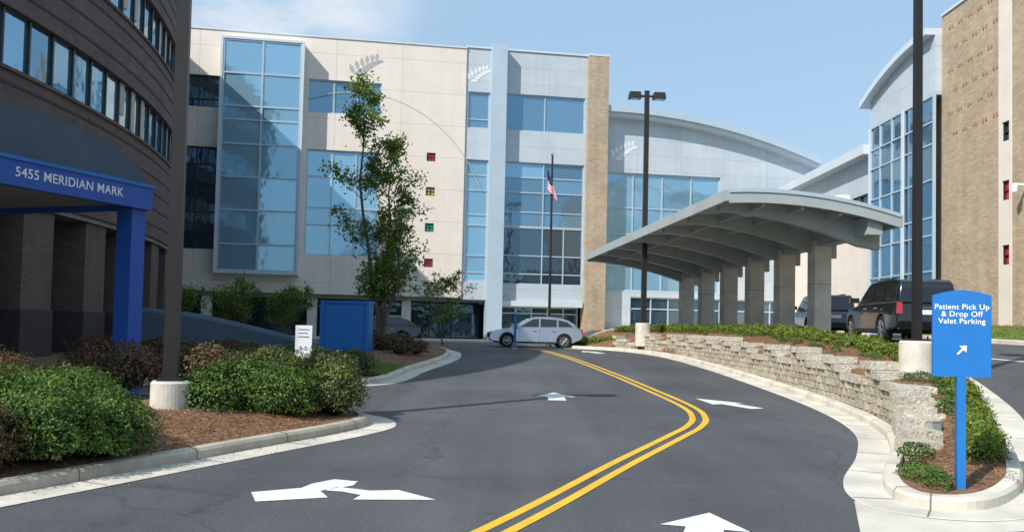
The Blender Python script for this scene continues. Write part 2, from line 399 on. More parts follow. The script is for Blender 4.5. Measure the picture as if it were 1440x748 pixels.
yy=[8.95+ i*.3 for i in range(int((46.6-8.95)/.3))]
def clipx(y):
    L=[];n=len(ringR)
    for i in range(n):
        a=ringR[i];b=ringR[(i+1)%n]
        if (a.y-y)*(b.y-y)<=0 and a.y!=b.y: L.append(a.x+(b.x-a.x)*(y-a.y)/(b.y-a.y))
    return (min(L),max(L)) if len(L)>=2 else None
rows=[]
for y in yy:
    c=clipx(y)
    if not c or c[1]-c[0]<.3: continue
    x0,x1=c[0]+.12,c[1]-.12
    wa=lerp_tab(XA,y); wallon=12.2<y<43.5
    xs_=[x0]+[max(x0,wa-.02)]+[max(x0,wa+.06)+ (x1-max(x0,wa+.06))*i/(nr-2) for i in range(nr-1)]
    row=[]
    hump=sm((y-9.1)/2.0)
    zl=g_(y)+.108; zr=(g_(y)+.108) if y<9.6 else terr(x1+.5,y)+.12; za=atop(y)-.06
    for i,x in enumerate(xs_):
        if wallon and i<2: z=zl
        else:
            t=(x-xs_[2])/(x1-xs_[2]); s0=za if wallon else zl
            z=s0+(zr-s0)*t+.10*hump*math.sin(math.pi*t)*(1 if wallon else .8)+.02*hump*noise.noise(Vector((x*2,y*2,0)))
            if i==nr: z=zr
        row.append(len(V)); V.append((x,y,z))
    rows.append(row)
for a,b_ in zip(rows,rows[1:]):
    for i in range(nr): F.append((a[i],a[i+1],b_[i+1],b_[i]))
mk_obj('mulch_bed',V,F,'mulch',isl,True)
def bedz(x,y):
    x0=lerp_tab(XA,y)+.06; x1=lerp_tab(XB,y)-.12; t=max(0,min(1,(x-x0)/(x1-x0))); za=atop(y)-.06 if y>12.2 else g_(y)+.115
    zr=h_(y)+.12
    return za+(zr-za)*t+.1*math.sin(math.pi*t)*sm((y-9.1)/2)
# retaining wall of blocks
W=B('retaining_wall')
Acur=catmull([(x+.02,y) for y,x in XA if 9.2<y<44],False,24)
acc=[0]
for a,b_ in zip(Acur,Acur[1:]): acc.append(acc[-1]+(b_-a).length)
def at_s(s):
    s=max(0,min(acc[-1]-1e-4,s)); i=np.searchsorted(acc,s,side='right')-1; t=(s-acc[i])/(acc[i+1]-acc[i]); p=Acur[i].lerp(Acur[i+1],t); d=(Acur[i+1]-Acur[i]).normalized(); return p,d
H=.15; Lb=.34
s=0
while s<acc[-1]:
    p,_=at_s(s)
    if p.y>12.15: break
    s+=.05
s0=s; k=0
STEP=2.7
def stepped(sv):
    if sv-s0<2.0:
        p,_=at_s(sv); return atop(p.y)
    r=(sv-s0-2.0)%STEP; q=sv-r; p,_=at_s(q+STEP*.5); base=atop(p.y)-.06
    return base+(.30 if r>STEP-.75 else .15 if r>STEP-1.45 else 0)
def block(key,mat,sv,Lk,z0,z1,out,back):
    p,d=at_s(sv+Lk/2); n=Vector((-d.y,d.x))
    fa=p-d*(Lk/2-.006)+n*out; fb=p+d*(Lk/2-.006)+n*out; ba=p-d*(Lk/2-.01)+n*back; bb=p+d*(Lk/2-.01)+n*back; m_=p+n*(out+.03)+d*random.uniform(-.05,.05)
    vs=[(fa.x,fa.y,z0),(m_.x,m_.y,z0),(fb.x,fb.y,z0),(bb.x,bb.y,z0),(ba.x,ba.y,z0)]; vs+=[(x,y,z1) for x,y,_ in vs]
    W.add(key,mat,vs,[(4,3,2,1,0),(5,6,7,8,9),(0,1,6,5),(1,2,7,6),(2,3,8,7),(3,4,9,8),(4,0,5,9)])
while True:
    zc=-.1+k*H
    if zc>1.7: break
    sv=s0+(k%2)*Lb/2
    while sv<acc[-1]-.1:
        p,d=at_s(sv+Lb/2); gz=g_(p.y); top=stepped(sv+Lb/2)
        if gz-.12<zc and zc+H<=top+.03:
            cap = zc+2*H>top+.03
            block('caps' if cap else 'blocks','capstone' if cap else 'stone',sv,Lb,zc+.004,zc+H-.004,.10+random.uniform(-.014,.014)+(.04 if cap else 0),-.34 if not cap else -.42)
        sv+=Lb
    k+=1
for i in range(6):
    y=11.55+i*.40; z=atop(y)+.02
    x0=lerp_tab(XA,y)-.14
    W.box('end_steps','capstone',x0,x0+.46,y-.195,y+.19,z-.12,z+.03)
    W.box('end_steps_base','stone',x0+.03,x0+.42,y-.17,y+.17,g_(y)-.1,z-.124)
W.done()
# left islands
def dist_poly(x,y,P):
    q=Vector((x,y)); return min((q-p).length for p in P)
def mound(cx,cy,amp,rad,P): return lambda x,y: terr(x,y)+(amp*math.exp(-((x-cx)**2+(y-cy)**2)/rad)+.04*noise.noise(Vector((x*1.5,y*1.5,3))))*sm((dist_poly(x,y,P)-.15)/1.6)
K1=[(-6.6,5.0),(-5.9,6.3),(-5.1,8.0),(-4.3,9.6),(-3.3,11.6),(-2.5,13.2),(-2.25,14.2),(-2.75,15.2),(-4.5,16.2),(-9,17.3),(-14.5,18)]
r1=catmull(K1,False,8)
i1=empty('planted_island')
KPL=[(0,-.1),(0,.10),(.03,.135),(.16,.14),(.17,-.1)]; GPL=[(-.44,.003),(-.40,.010),(0,.008),(.01,-.03)]; JL=[(-.42,.010),(-.001,.009),(-.001,.10),(.03,.137),(.16,.142)]
sweep('kerb',r1,KPL,'kerb_old',False,i1); sweep('gutter',r1,GPL,'concrete',False,i1); joints(r1,JL,False,i1)
P=[tuple(p+n*.12) for p,n in zip(r1,normals2(r1,False))]
mf=mound(-6.5,12,.28,22,r1)
drape('mulch_bed',P+[(-14.5,5.0)],'mulch',.115,.3,i1,mf)
K2=[(-14,19.6),(-7,20.3),(-4.6,20.6),(-3.5,21.3),(-3.1,22.6),(-2.9,26),(-2.5,30),(-2.35,33.5),(-2.7,37.5),(-4,40.6),(-7,42.6),(-12,43.6),(-20,44)]
r2=catmull(K2,False,8)
i2=empty('planted_island')
sweep('kerb',r2,KPL,'concrete',False,i2); sweep('gutter',r2,GPL,'concrete',False,i2); joints(r2,JL,False,i2)
P=[tuple(p+n*.12) for p,n in zip(r2,normals2(r2,False))]
mf2=mound(-7,32,.25,60,r2)
drape('mulch_bed',P+[(-20,19.6)],'mulch',.115,.5,i2,mf2)
drape('grass_verge',[(-3.25,22.6),(-3.05,25.8),(-3.6,27),(-4.6,25),(-4.6,22.2)],'grass',.15,.4,i2,mf2)
C=[]
for _ in range(5000):
    x=random.uniform(-4.5,-3.15); y=random.uniform(22.4,26.4); C.append((x,y,mf2(x,y)+.17))
leaves('grass_blades',np.array(C),.05,'lime',i2,aspect=.10,norm=np.tile([1.5,0,0.2],(5000,1)))
i3=empty('lawn')
rr3=[Vector(p) for p in ((15.2,10),(15.2,20),(15.2,30),(15.6,36),(16.4,38))]
sweep('kerb',catmull(rr3,False,6),[(0,-.1),(0,.12),(-.03,.14),(-.16,.14),(-.17,-.1)],'concrete',False,i3)
drape('grass_surface',[(15.32,10),(15.32,30),(15.7,36),(16.5,38),(18.9,38),(18.9,10)],'grass',.13,1,i3,lambda x,y: terr(x,y)+.12*(x-15.3))
C=[]
for _ in range(9000):
    x=random.uniform(15.4,18.9); y=random.uniform(22,38); C.append((x,y,terr(x,y)+.15+.12*(x-15.3)))
leaves('grass_blades',np.array(C),.07,'lime',i3,aspect=.10,norm=np.tile([1.5,0,0.2],(9000,1)))
sw=B('sidewalk',(-19.9,55,0),.1727)
sw.box('slab','concrete',-8,25,-4.2,3.2,.5,.80); sw.box('upper_slab','concrete',27,42,-6,3,1.3,1.70); sw.done()
# ---------------------------------------------------------------- markings
mk=empty('road_markings')
yl=catmull([(-.38,7.1),(-.15,7.55),(.43,8.83),(1.4,11.1),(2.5,13.55),(3.08,14.9),(3.42,16.2),(3.55,18),(3.34,22),(2.99,27),(2.36,33.9),(1.4,40.8),(.6,45)],False,14)
yl=[Vector((-3.2,1.5)),Vector((-1.8,4.4))]+yl
for o in (-.115,.115):
    sweep('yellow_line',yl,[(o-.055,.005),(o+.055,.005)],'yellow',False,mk)
def poly_mark(pts,name='arrow'):
    drape(name,pts,'white',.006,.5,mk)
poly_mark([(-2.57,8.96),(-2.13,9.22),(-2.07,9.45),(-1.89,9.71),(-1.62,9.62),(-1.63,9.4),(-1.91,9.1),(-1.77,8.8),(-2.41,8.55)])
poly_mark([(-1.79,9.32),(-1.41,9.16),(-1.13,9.22),(-.71,8.8),(-1.51,8.73),(-1.47,8.94),(-1.69,9.09),(-1.86,9.12)])
def arrow(cx,cy,hd,L,w):
    d=Vector((math.sin(hd),math.cos(hd))); n=Vector((d.y,-d.x)); c=Vector((cx,cy))
    loc=[(L/2,0),(-L*.05,w/2),(-L*.05,w*.21),(-L/2,w*.21),(-L/2,-w*.21),(-L*.05,-w*.21),(-L*.05,-w/2)]
    poly_mark([tuple(c+d*a+n*b_) for a,b_ in loc])
arrow(1.75,7.95,.28,1.15,.78)
arrow(.98,19.4,.0,1.7,.88)
arrow(4.5,18.7,-.45,2.0,.8)
arrow(3.6,40,-.3,2.4,1.0)
arrow(2.85,7.0,.6,1.0,.8)
drape('lane_line',[(10.4,22.1),(13.4,18.4),(13.55,18.5),(10.55,22.2)],'white',.006,.5,mk)
# ---------------------------------------------------------------- hospital building
Hb=B('hospital_building',(-19.9,55,0),.1727)
sq=[(14.32,14.9,z-.28,z+.28) for z in (12.6,10.35,8.0,5.7)]
ops=[(-3,1.3,15,17),(-3,1.3,6.1,12.5),(6.7,11.3,15.05,17.2),(6.7,11.3,5.95,12.7)]+sq
Hb.wall('stucco_wall','stucco',-14,16.8,3.5,19.9,ops,0,.4)
Hb.box('parapet_cap','panelw',-14,16.8,-.06,.5,19.9,20.0)
for o,mm in zip(sq,('red','yel','grn','red')):
    Hb.glaze('colour_window',mm,'dframe',*o,.12,[(o[0]+o[1])/2],[(o[2]+o[3])/2],.05,.04)
Hb.glaze('window','glassd','dframe',-3,1.3,15,17,.2,[-1.5,0],[15.5],.08)
Hb.glaze('window','glassd','dframe',-3,1.3,6.1,12.5,.2,[-1.5,0],[7.2,8.4,10.2,11.4],.08)
Hb.glaze('window','glassd','frame',6.7,11.3,15.05,17.2,.2,[8.3,9.8],[],.08,alt=('glassg',.6))
Hb.glaze('window','glassb','frame',6.7,11.3,5.95,12.7,.2,[8.3,9.8],[7.9,9.0,11.0],.08)
Hb.glaze('glass_bay','glassb','frame',1.55,6.3,4.75,19.1,-1.0,[3.95],[6.4,8.5,10.55,12.6,14.1,14.95,17.0],.10)
for x in (1.40,6.30): Hb.box('bay_surround','panelw',x,x+.15,-1.12,0,4.6,19.25)
Hb.box('bay_surround','panelw',1.55,6.30,-1.12,0,19.1,19.25); Hb.box('bay_surround','panelw',1.55,6.30,-1.12,0,4.6,4.75)
for i in range(30):
    a0=math.pi*(.12+.5*i/30); a1=math.pi*(.12+.5*(i+1)/30); f=lambda a,r:(9.8+r*.95*math.cos(a),-.006,7.5+r*math.sin(a))
    Hb.quad('control_joint','kerb_old',[f(a0,9.0),f(a0,9.05),f(a1,9.05),f(a1,9.0)][::-1])
opm=[(16.95,18.4,14.7,17.1),(16.95,18.4,4.6,12.6),(19.4,24.9,14.7,17.15),(19.4,24.9,4.5,12.6)]
Hb.wall('metal_wall','panel',16.8,25,3.4,20.0,opm,.1,.5)
Hb.box('parapet_cap','panelw',16.8,25,.02,.5,20.0,20.12)
zl=[5.2,6.3,8.3,9.0,10.6,11.6]
Hb.glaze('window','glassg','frame',16.95,18.4,14.7,17.1,.28,[],[15.3],.07)
Hb.glaze('window','glassb','frame',16.95,18.4,4.6,12.6,.28,[],zl,.07)
Hb.glaze('window','glassg','frame',19.4,24.9,14.7,17.15,.28,[22.15],[],.07)
Hb.glaze('window','glassg','frame',19.4,24.9,8.3,12.6,.28,[22.15],[9.3,10.6,11.6],.07,alt=('glassb',.3))
Hb.glaze('window','glassd','frame',19.4,24.9,4.5,8.3,.28,[22.15,23.6],[5.2,6.4],.07)  # darker glass colour down here stands in for dark reflections
Hb.box('white_pier','pier',18.4,19.4,-.7,.6,.7,20.15)
Hb.box('brick_pier','tanbrick',25.0,26.4,-.35,.8,.7,19.95); Hb.box('parapet_cap','panelw',24.98,26.42,-.38,.8,19.95,20.1)
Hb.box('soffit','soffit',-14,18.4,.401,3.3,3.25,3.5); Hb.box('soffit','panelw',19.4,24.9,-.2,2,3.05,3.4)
Hb.glaze('lower_windows','glassd','dframe',-14,18.4,.80,3.25,3.0,[-12+1.5*i for i in range(20)],[2.5],.07)
Hb.glaze('entrance','glassd','panelw',19.4,24.9,.8,3.05,1.2,[20.6,21.7,22.8,23.9],[2.6],.08)
for x in (-6,.5,7,13): Hb.box('ground_columns','conc',x,x+.6,.6,1.2,.8,3.25)
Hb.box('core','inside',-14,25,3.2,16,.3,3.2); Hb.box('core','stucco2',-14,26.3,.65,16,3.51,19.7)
def arcz(s): return 16.25-.0125*(s-27)**2
opw=[(26.6,34.9,4.3,12.4),(28.5,41,1.7,3.9)]
Hb.wall('wing_wall','panel',26.4,42,1.2,12.5,opw,.8,1.2)
poly=[(26.4,12.5),(42,12.5)]+[(42-i*.78,arcz(42-i*.78)) for i in range(21)]
Hb.prism('wing_upper_wall','panel',poly,.8,1.2)
for i in range(20):
    a,b_=26.4+i*.78,26.4+(i+1)*.78
    def q(s_,y0,y1,dz0,dz1): z=arcz(s_); return [(s_,y0,z+dz0),(s_,y1,z+dz0),(s_,y1,z+dz1),(s_,y0,z+dz1)]
    Hb.hexa('curved_roof','panelw',q(a,.1,14,-.15,.45),q(b_,.1,14,-.15,.45)); Hb.hexa('roof_edge','frame',q(a,-.15,.1,.1,.52),q(b_,-.15,.1,.1,.52))
Hb.glaze('wing_window','glassb','frame',26.6,34.9,4.3,12.4,1.0,[28.6,30.7,32.8],[6.0,8.2,10.0],.08)
Hb.glaze('wing_entrance','glassd','frame',28.5,41,1.7,3.9,1.0,[30+1.25*i for i in range(9)],[3.1],.08)
Hb.box('core','stucco2',26.5,42,1.3,14,.5,12.4)
def emblem(x,z,y,mm,sc=1,tilt=.5):
    for i in range(6):
        t=i/5; cx=x+sc*(t*1.0-.5); cz=z+sc*(-.45+1.0*t-.3*t*t)
        ta=tilt*(1-.4*t)+.15
        for sgn in (1,-1):
            a=ta+sgn*(.95-.3*t); L=sc*(.55-.14*t); w=L*.20
            d=Vector((math.cos(a),math.sin(a))); n=Vector((-d.y,d.x)); c=Vector((cx,cz))
            pts=[c+d*.04,c+d*L*.3+n*w*.8,c+d*L*.6+n*w,c+d*L,c+d*L*.6-n*w,c+d*L*.3-n*w*.8]
            Hb.quad('leaf_emblem',mm,[(p_.x,y,p_.y) for p_ in pts][::-1])
        if i<5:
            t2=(i+1)/5; c2=(x+sc*(t2*1.0-.5),z+sc*(-.45+1.0*t2-.3*t2*t2)); Hb.quad('leaf_emblem',mm,[(cx,y-.001,cz-.02),(c2[0],y-.001,c2[1]-.02),(c2[0],y-.001,c2[1]+.02),(cx,y-.001,cz+.02)])
emblem(10.2,18.3,-.012,'emb',1.35,.9); emblem(17.55,18.3,.085,'embw',1.05,.8); emblem(27.8,13.9,.785,'embw',1.2,.8)
Hb.done()
# ---------------------------------------------------------------- right building
Rb=B('brick_medical_building',(19,60,0),-math.pi/2)
wn=[(25.55,26.05,z-.38,z+.38) for z in (9.7,7.4,4.9)]
Rb.wall('brick_wall','tanbrick',20.6,25.3,.3,16.0,[],0,.4)
Rb.wall('brick_wall','tanbrick',26.2,40,.3,16.0,[(29,31,3,5),(29,31,7,9),(34,36,3,5),(34,36,7,9)],0,.4)
Rb.wall('pale_stripe','stucco2',25.3,26.2,.3,16.0,wn,-.03,.4)
Rb.box('parapet_cap','panelw',20.6,40,-.06,.45,16.0,16.12)
for o,mm in zip(wn,('glassd','red','red')): Rb.glaze('slot_window',mm,'dframe',*o,.1,[],[(o[2]+o[3])/2],.05)
for a in (29,34):
    for z in (3,7): Rb.glaze('window','glassd','dframe',a,a+2,z,z+2,.2,[a+1],[],.07)
for r in range(6):
    for c_ in range(5):
        z=15.2-r*.95
        for dq in (0,.22): Rb.box('projecting_bricks','redbrick',21.3+c_*.8+(r%2)*.4+dq,21.40+c_*.8+(r%2)*.4+dq,-.03,.02,z,z+.13)
Rb.box('core','tanbrick',20.6,39.9,.41,14,.3,15.6)
Rb.glaze('curtain_wall','glasst','frame',13.6,20.6,1.7,12.5,-.3,[14.8,16.2,17.6,19.1],[3,4.6,6.2,7.0,8.7,10.3,11.3],.07)
Rb.box('curtain_side','panelw',13.45,13.6,-.42,.5,1.5,12.5); Rb.box('curtain_side','panelw',17.5,17.72,-.47,-.39,1.7,12.5)
def az(x): return 15.2-.026*(20.6-x)**2
poly=[(13.45,12.5),(20.6,12.5)]+[(20.6-i*.715,az(20.6-i*.715)) for i in range(11)]
Rb.prism('curved_panel','panel',poly,-.3,.3)
for i in range(12):
    a,b_=13.0+i*.633,13.0+(i+1)*.633
    def q(s_,y0,y1,dz0,dz1): z=az(s_); return [(s_,y0,z+dz0),(s_,y1,z+dz0),(s_,y1,z+dz1),(s_,y0,z+dz1)]
    Rb.hexa('curved_roof','panelw',q(a,-.75,9,.0,.3),q(b_,-.75,9,.0,.3))
Rb.box('core','stucco2',13.6,20.6,.31,12,.5,13)
Rb.wall('wing_upper','panel',-2,13.45,7.2,11.2,[(10.2,13.2,7.9,9.3)],0,.4); Rb.wall('wing_lower','stucco2',-2,13.45,.8,7.2,[],.03,.4)
Rb.glaze('window','glassd','dframe',10.2,13.2,7.9,9.3,.15,[11.2,12.2],[],.07)
Rb.box('wing_roof','panelw',-2,13.45,-.7,8,11.2,11.7); Rb.box('core','stucco2',-2,13.4,.41,12,.5,11)
Rb.box('camera_bracket','signw',27.2,27.3,-.55,0,7.35,7.43); Rb.tube('camera_dome','signw',(27.25,-.5,7.1),(27.25,-.5,7.36),.10,.14,12)
Rb.done()
# ---------------------------------------------------------------- entrance canopy
Cn=B('drop_off_canopy',(11.9,34.5,0),math.atan2(.988,-.15))
def zt(x,y): return 6.47-.028*(4-y)**2-.03*(x+4)
ysn=[-.8+6.2*i/10 for i in range(11)]
for i in range(10):
    y0,y1=ysn[i],ysn[i+1]
    def rect(y,x0=-4,x1=16,t0=-.22,t1=0): return [(x0,y,zt(x0,y)+t0),(x1,y,zt(x1,y)+t0),(x1,y,zt(x1,y)+t1),(x0,y,zt(x0,y)+t1)]
    Cn.hexa('roof_deck','canopy',rect(y0),rect(y1))
    for xa_,xb_ in ((-4.12,-4.0),(16.0,16.12)):
        Cn.hexa('end_fascia','canopy',rect(y0,xa_,xb_,-.40,.05),rect(y1,xa_,xb_,-.40,.05))
    Cn.hexa('fascia_trim','frame',rect(y0,-4.16,-4.12,-.05,.08),rect(y1,-4.16,-4.12,-.05,.08))
for yv in (-.92,5.4):
    Cn.hexa('side_fascia','canopy',[(-4.12,yv,zt(-4,yv)-.33),(16.12,yv,zt(16,yv)-.33),(16.12,yv,zt(16,yv)+.05),(-4.12,yv,zt(-4,yv)+.05)],[(-4.12,yv+.12,zt(-4,yv)-.33),(16.12,yv+.12,zt(16,yv)-.33),(16.12,yv+.12,zt(16,yv)+.05),(-4.12,yv+.12,zt(-4,yv)+.05)])
for c_ in range(7):
    x=3.0*c_-2.9
    for i in range(8):
        y0=-.7+6.0*i/8; y1=-.7+6.0*(i+1)/8
        def sec(y):
            d=.95-.13*abs(y-0.0)
            t=zt(x,y)-.225; return [(x-.13,y,t-d),(x+.13,y,t-d),(x+.13,y,t),(x-.13,y,t)]
        Cn.hexa('ribs','canopy',sec(y0),sec(y1))
for yv in (1.3,2.7,4.1):
    z0=zt(-4,yv); z1=zt(16,yv)
    Cn.hexa('purlins','canopy',[(-3.95,yv-.06,z0-.5),(-3.95,yv+.06,z0-.5),(-3.95,yv+.06,z0-.23),(-3.95,yv-.06,z0-.23)],[(15.95,yv-.06,z1-.5),(15.95,yv+.06,z1-.5),(15.95,yv+.06,z1-.23),(15.95,yv-.06,z1-.23)])
for c_ in range(6):
    x=3.0*c_
    Cn.box('columns','conc',x-.30,x+.30,-.34,.34,1.5,zt(x,0)-.62)
    Cn.box('column_grooves','soffit',x-.303,x+.303,-.343,.343,3.6,3.62)
    Cn.box('column_base','pedestal',x-.36,x+.36,-.40,.40,1.5,1.72)
Cn.hexa('ridge_beam','canopy',[(-3.9,-.28,zt(-4,0)-.85),(15.9,-.28,zt(16,0)-.85),(15.9,-.28,zt(16,0)-.23),(-3.9,-.28,zt(-4,0)-.23)],[(-3.9,.28,zt(-4,0)-.85),(15.9,.28,zt(16,0)-.85),(15.9,.28,zt(16,0)-.23),(-3.9,.28,zt(-4,0)-.23)])
for c_ in range(6):
    for yv in (2.0,3.4):
        x=3.0*c_-1.4
        z=zt(x,yv)-.24; Cn.box('light_panels','signw',x-.5,x+.5,yv-.14,yv+.14,z-.12,z)
Cn.box('vent','signw',-3.3,-2.9,.6,1.0,zt(-3,.8)-.05,zt(-3,.8)+.45)
Cn.done()
# ---------------------------------------------------------------- left curved office building
Lf=B('curved_office_building',(-63.4,26,0),0)
def arcbox(k,m,r0,r1,a0,a1,z0,z1):
    f=lambda r,a,z:(r*math.cos(a),r*math.sin(a),z)
    Lf.hexa(k,m,[f(r0,a0,z0),f(r1,a0,z0),f(r1,a0,z1),f(r0,a0,z1)],[f(r0,a1,z0),f(r1,a1,z0),f(r1,a1,z1),f(r0,a1,z1)])
NA=52; A0=math.radians(-24); A1=math.radians(48)
rows_=[(8.3,9.9),(12.1,13.7),(15.9,17.5)]
bands=[(4.9,8.3),(9.9,12.1),(13.7,15.9),(17.5,19.5)]
for i in range(NA):
    a=A0+(A1-A0)*i/NA; b_=A0+(A1-A0)*(i+1)/NA
    for z0,z1 in bands:
        arcbox('brick_bands','brownbrick',48.5,50,a,b_,z0,z1)
        z=z0+.45
        while z<z1-.2:
            arcbox('dark_courses','darkbrick',49.9,50.02,a,b_,z,z+.08); z+=.62
        arcbox('sill_ledges','brownbrick',49.8,50.07,a,b_,z1-.1,z1-.003)
    for z0,z1 in rows_:
        f=lambda r,t,z:(r*math.cos(t),r*math.sin(t),z)
        j=random.uniform(-.01,.01)
        Lf.quad('ribbon_windows','glassr',[f(49.8+j,a,z0),f(49.8-j,b_,z0),f(49.8-j,b_,z1),f(49.8+j,a,z1)])
        if 20<i<46 and random.random()<.6:
            mid_=(a+b_)/2; zb_=z0+(z1-z0)*random.uniform(.0,.5); Lf.quad('blinds','beige',[f(49.83,a+.001,zb_),f(49.83,mid_,zb_),f(49.83,mid_,z1),f(49.83,a+.001,z1)])
        arcbox('window_mullions','dframe',49.75,49.88,a-.0008,a+.0008,z0,z1)
        arcbox('window_mullions','dframe',49.74,49.86,a,b_,z0,z0+.05)
    arcbox('soffit','soffit',42,49.9,a,b_,4.75,4.895)
    arcbox('ground_floor_wall','brownbrick' if i%4 else 'glassd',43.5,44,a,b_,-.3,4.75)
for i in range(17):
    a=A0+(A1-A0)*(i+.5)/17
    for (r0,r1,w,z0,z1,m_) in ((48.3,49.8,.016,1.9,4.75,'brownbrick'),(48.25,49.85,.017,-.3,1.9,'darkbrick')):
        arcbox('brick_columns' ,m_,r0,r1,a-w,a+w,z0,z1)
    arcbox('lobby_windows','glassd',43.95,44.05,a-.02,a+.02,.6,3.6)
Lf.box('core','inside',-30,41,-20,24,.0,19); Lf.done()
# blue entry canopy
Ec=B('arched_entry_canopy',(-6.82,16.3,0),math.atan2(-.945,-.33))
Wd=6.4; zb,zf=3.72,4.15
arch=[(Wd/2-Wd/2*math.cos(math.pi*i/28), zf+.84*math.sin(math.pi*i/28)**.75) for i in range(29)]
Ec.prism('arched_roof','slate',arch,-6.2,0)
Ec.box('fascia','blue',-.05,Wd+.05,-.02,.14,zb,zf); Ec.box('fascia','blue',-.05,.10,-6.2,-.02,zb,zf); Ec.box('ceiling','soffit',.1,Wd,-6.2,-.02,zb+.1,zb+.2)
Ec.box('trim','signblue',-.08,Wd+.08,-.05,.17,zf-.03,zf+.03)
for x in (0,Wd-.36):
    Ec.box('posts','blue',x,x+.34,-.30,.04,.1,zb-.002); Ec.box('posts','blue',x,x+.34,-6.1,-5.76,.1,zb-.002)
Ec.text('lettering','signw','5455 MERIDIAN MARK',.215,(1.80,.145,(zb+zf)/2+.0),(-1,0,0),(0,0,1),.003,bold=.0018)
Ec.done()
# ---------------------------------------------------------------- street lamps
def lamp(x,y,zg,top,pr=.065,pedr=.29,pedh=.72,head_ang=0.0):
    L=B('street_lamp',(x,y,0),head_ang)
    L.tube('pedestal','pedestal',(0,0,zg-.3),(0,0,zg+pedh-.03),pedr,pedr,32); L.tube('pedestal','pedestal',(0,0,zg+pedh-.03),(0,0,zg+pedh),pedr,pedr-.03,32)
    z=zg+pedh; w=pr
    L.box('base_plate','bronze',-.17,.17,-.17,.17,z,z+.04)
    L.hexa('pole','bronze',[(-w*1.15,-w*1.15,z),(w*1.15,-w*1.15,z),(w*1.15,w*1.15,z),(-w*1.15,w*1.15,z)],[(-w,-w,top),(w,-w,top),(w,w,top),(-w,w,top)])
    for sx in (-1,1):
        for sy in (-1,1): L.tube('anchor_bolts','bronze',(sx*.13,sy*.13,z+.04),(sx*.13,sy*.13,z+.09),.015,n=6)
    for s_ in (-1,1):
        L.box('arm','bronze',min(s_*w,s_*.3),max(s_*w,s_*.3),-.04,.04,top-.25,top-.16)
        a,b_=sorted((s_*.28,s_*.86))
        L.hexa('lamp_heads','bronze',[(a,-.24,top-.33),(b_,-.24,top-.33),(b_,.24,top-.33),(a,.24,top-.33)],[(a+.04,-.18,top-.03),(b_-.04,-.18,top-.03),(b_-.04,.18,top-.03),(a+.04,.18,top-.03)])
        L.box('lens','lens',a+.08,b_-.08,-.16,.16,top-.345,top-.331)
    L.box('cap','bronze',-w-.01,w+.01,-w-.01,w+.01,top,top+.04)
    return L.done()
lamp(-4.92,12.9,.25,8.6,.085,.27,.60,.2)
lamp(6.05,41.0,1.25,12.75,.10,.36,.76,.05)
lamp(7.28,16.0,.84,8.9,.058,.30,.80,.1)
# ---------------------------------------------------------------- flagpole
F_=B('flagpole',(2.0,48,0),0)
F_.tube('pole','bronze',(0,0,.6),(0,0,11.0),.085,.05); F_.tube('base_collar','bronze',(0,0,.6),(0,0,.85),.2,.12)
bm=bmesh.new(); bmesh.ops.create_uvsphere(bm,u_segments=12,v_segments=8,radius=.10); F_.add('ball','chrome',[(v.co.x,v.co.y,v.co.z+11.08) for v in bm.verts],[tuple(v.index for v in f.verts) for f in bm.faces]); bm.free()
nu,nv=24,13
def fp(u,v):
    return (-.28+.75*u**.8*(.55+.45*v)+.05*math.sin(u*16+v*2)*.6, -.12+.10*math.sin(u*14+v*1.5)*u**.4, 10.3-1.15*v-1.2*u*(1-.25*v)-.02*math.sin(u*9))
for j in range(nv):
    for i in range(nu):
        u0,u1=i/nu,(i+1)/nu; v0,v1=j/nv,(j+1)/nv
        mm='navyf' if (u1<=.42 and j<7) else ('redf' if j%2==0 else 'signw')
        F_.add('flag',mm,[fp(u0,v0),fp(u1,v0),fp(u1,v1),fp(u0,v1)],[(0,1,2,3)])
F_.done()
# ---------------------------------------------------------------- signs
S=B('directional_sign',(4.72,9.35,.22),-.30)
pw,ph=.278,.90; z0=1.10
top=[( -pw,z0),(pw,z0),(pw,z0+ph-.05)]+[(pw-2*pw*i/12, z0+ph-.05+.055*math.sin(math.pi*i/12)) for i in range(1,12)]+[(-pw,z0+ph-.05)]
S.prism('board','signblue',top,-.03,.03)
S.prism('board_edge','blue',[(x*1.012,z0+(z-z0)*1.004-.001) for x,z in top],-.02,.02)
S.box('post','signblue',-.042,.042,.031,.11,-.1,z0+ph*.8); S.box('post','signblue',-.042,.042,-.03,.031,-.1,z0-.002)
S.text('lettering','signw','Patient Pick Up\n& Drop Off\nValet Parking',.079,(0,-.032,z0+.655),(1,0,0),(0,0,1),.002,bold=.0008)
ar=[(-.06,-.045),(.005,.02),(-.03,.055),(.06,.06),(.055,-.03),(.022,.003),(-.043,-.062)]
S.quad('arrow','signw',[(x*.8,-.034,z0+.28+z*.8) for x,z in ar][::-1])
S.done()
W2=B('clearance_sign',(-4.58,19.6,0),0.15)
W2.box('panel','signw',-.18,.18,-.03,.03,.95,1.66); W2.box('post','grey',-.03,.03,.031,.08,.2,1.5)
for i in range(3): W2.box('lettering','dframe',-.12,.12-.03*(i%2),-.034,-.031,1.56-.08*i,1.575-.08*i)
W2.text('symbol','dframe','9-0',.13,(0,-.034,1.15),(1,0,0),(0,0,1),.001); W2.done()
C_=B('information_cabinet',(-5.55,30,0),-.12)
C_.box('cabinet','cabblue',-.80,.80,-.3,.3,.55,2.38); C_.box('frame_edge','cabblue',-.84,.84,-.34,.34,2.38,2.46)
C_.box('frame_edge','cabblue',-.84,-.72,-.36,-.301,.7,2.38); C_.box('frame_edge','cabblue',.72,.84,-.36,-.301,.7,2.38); C_.box('panel_face','signblue',-.66,.66,-.325,-.301,.85,2.2); C_.done()
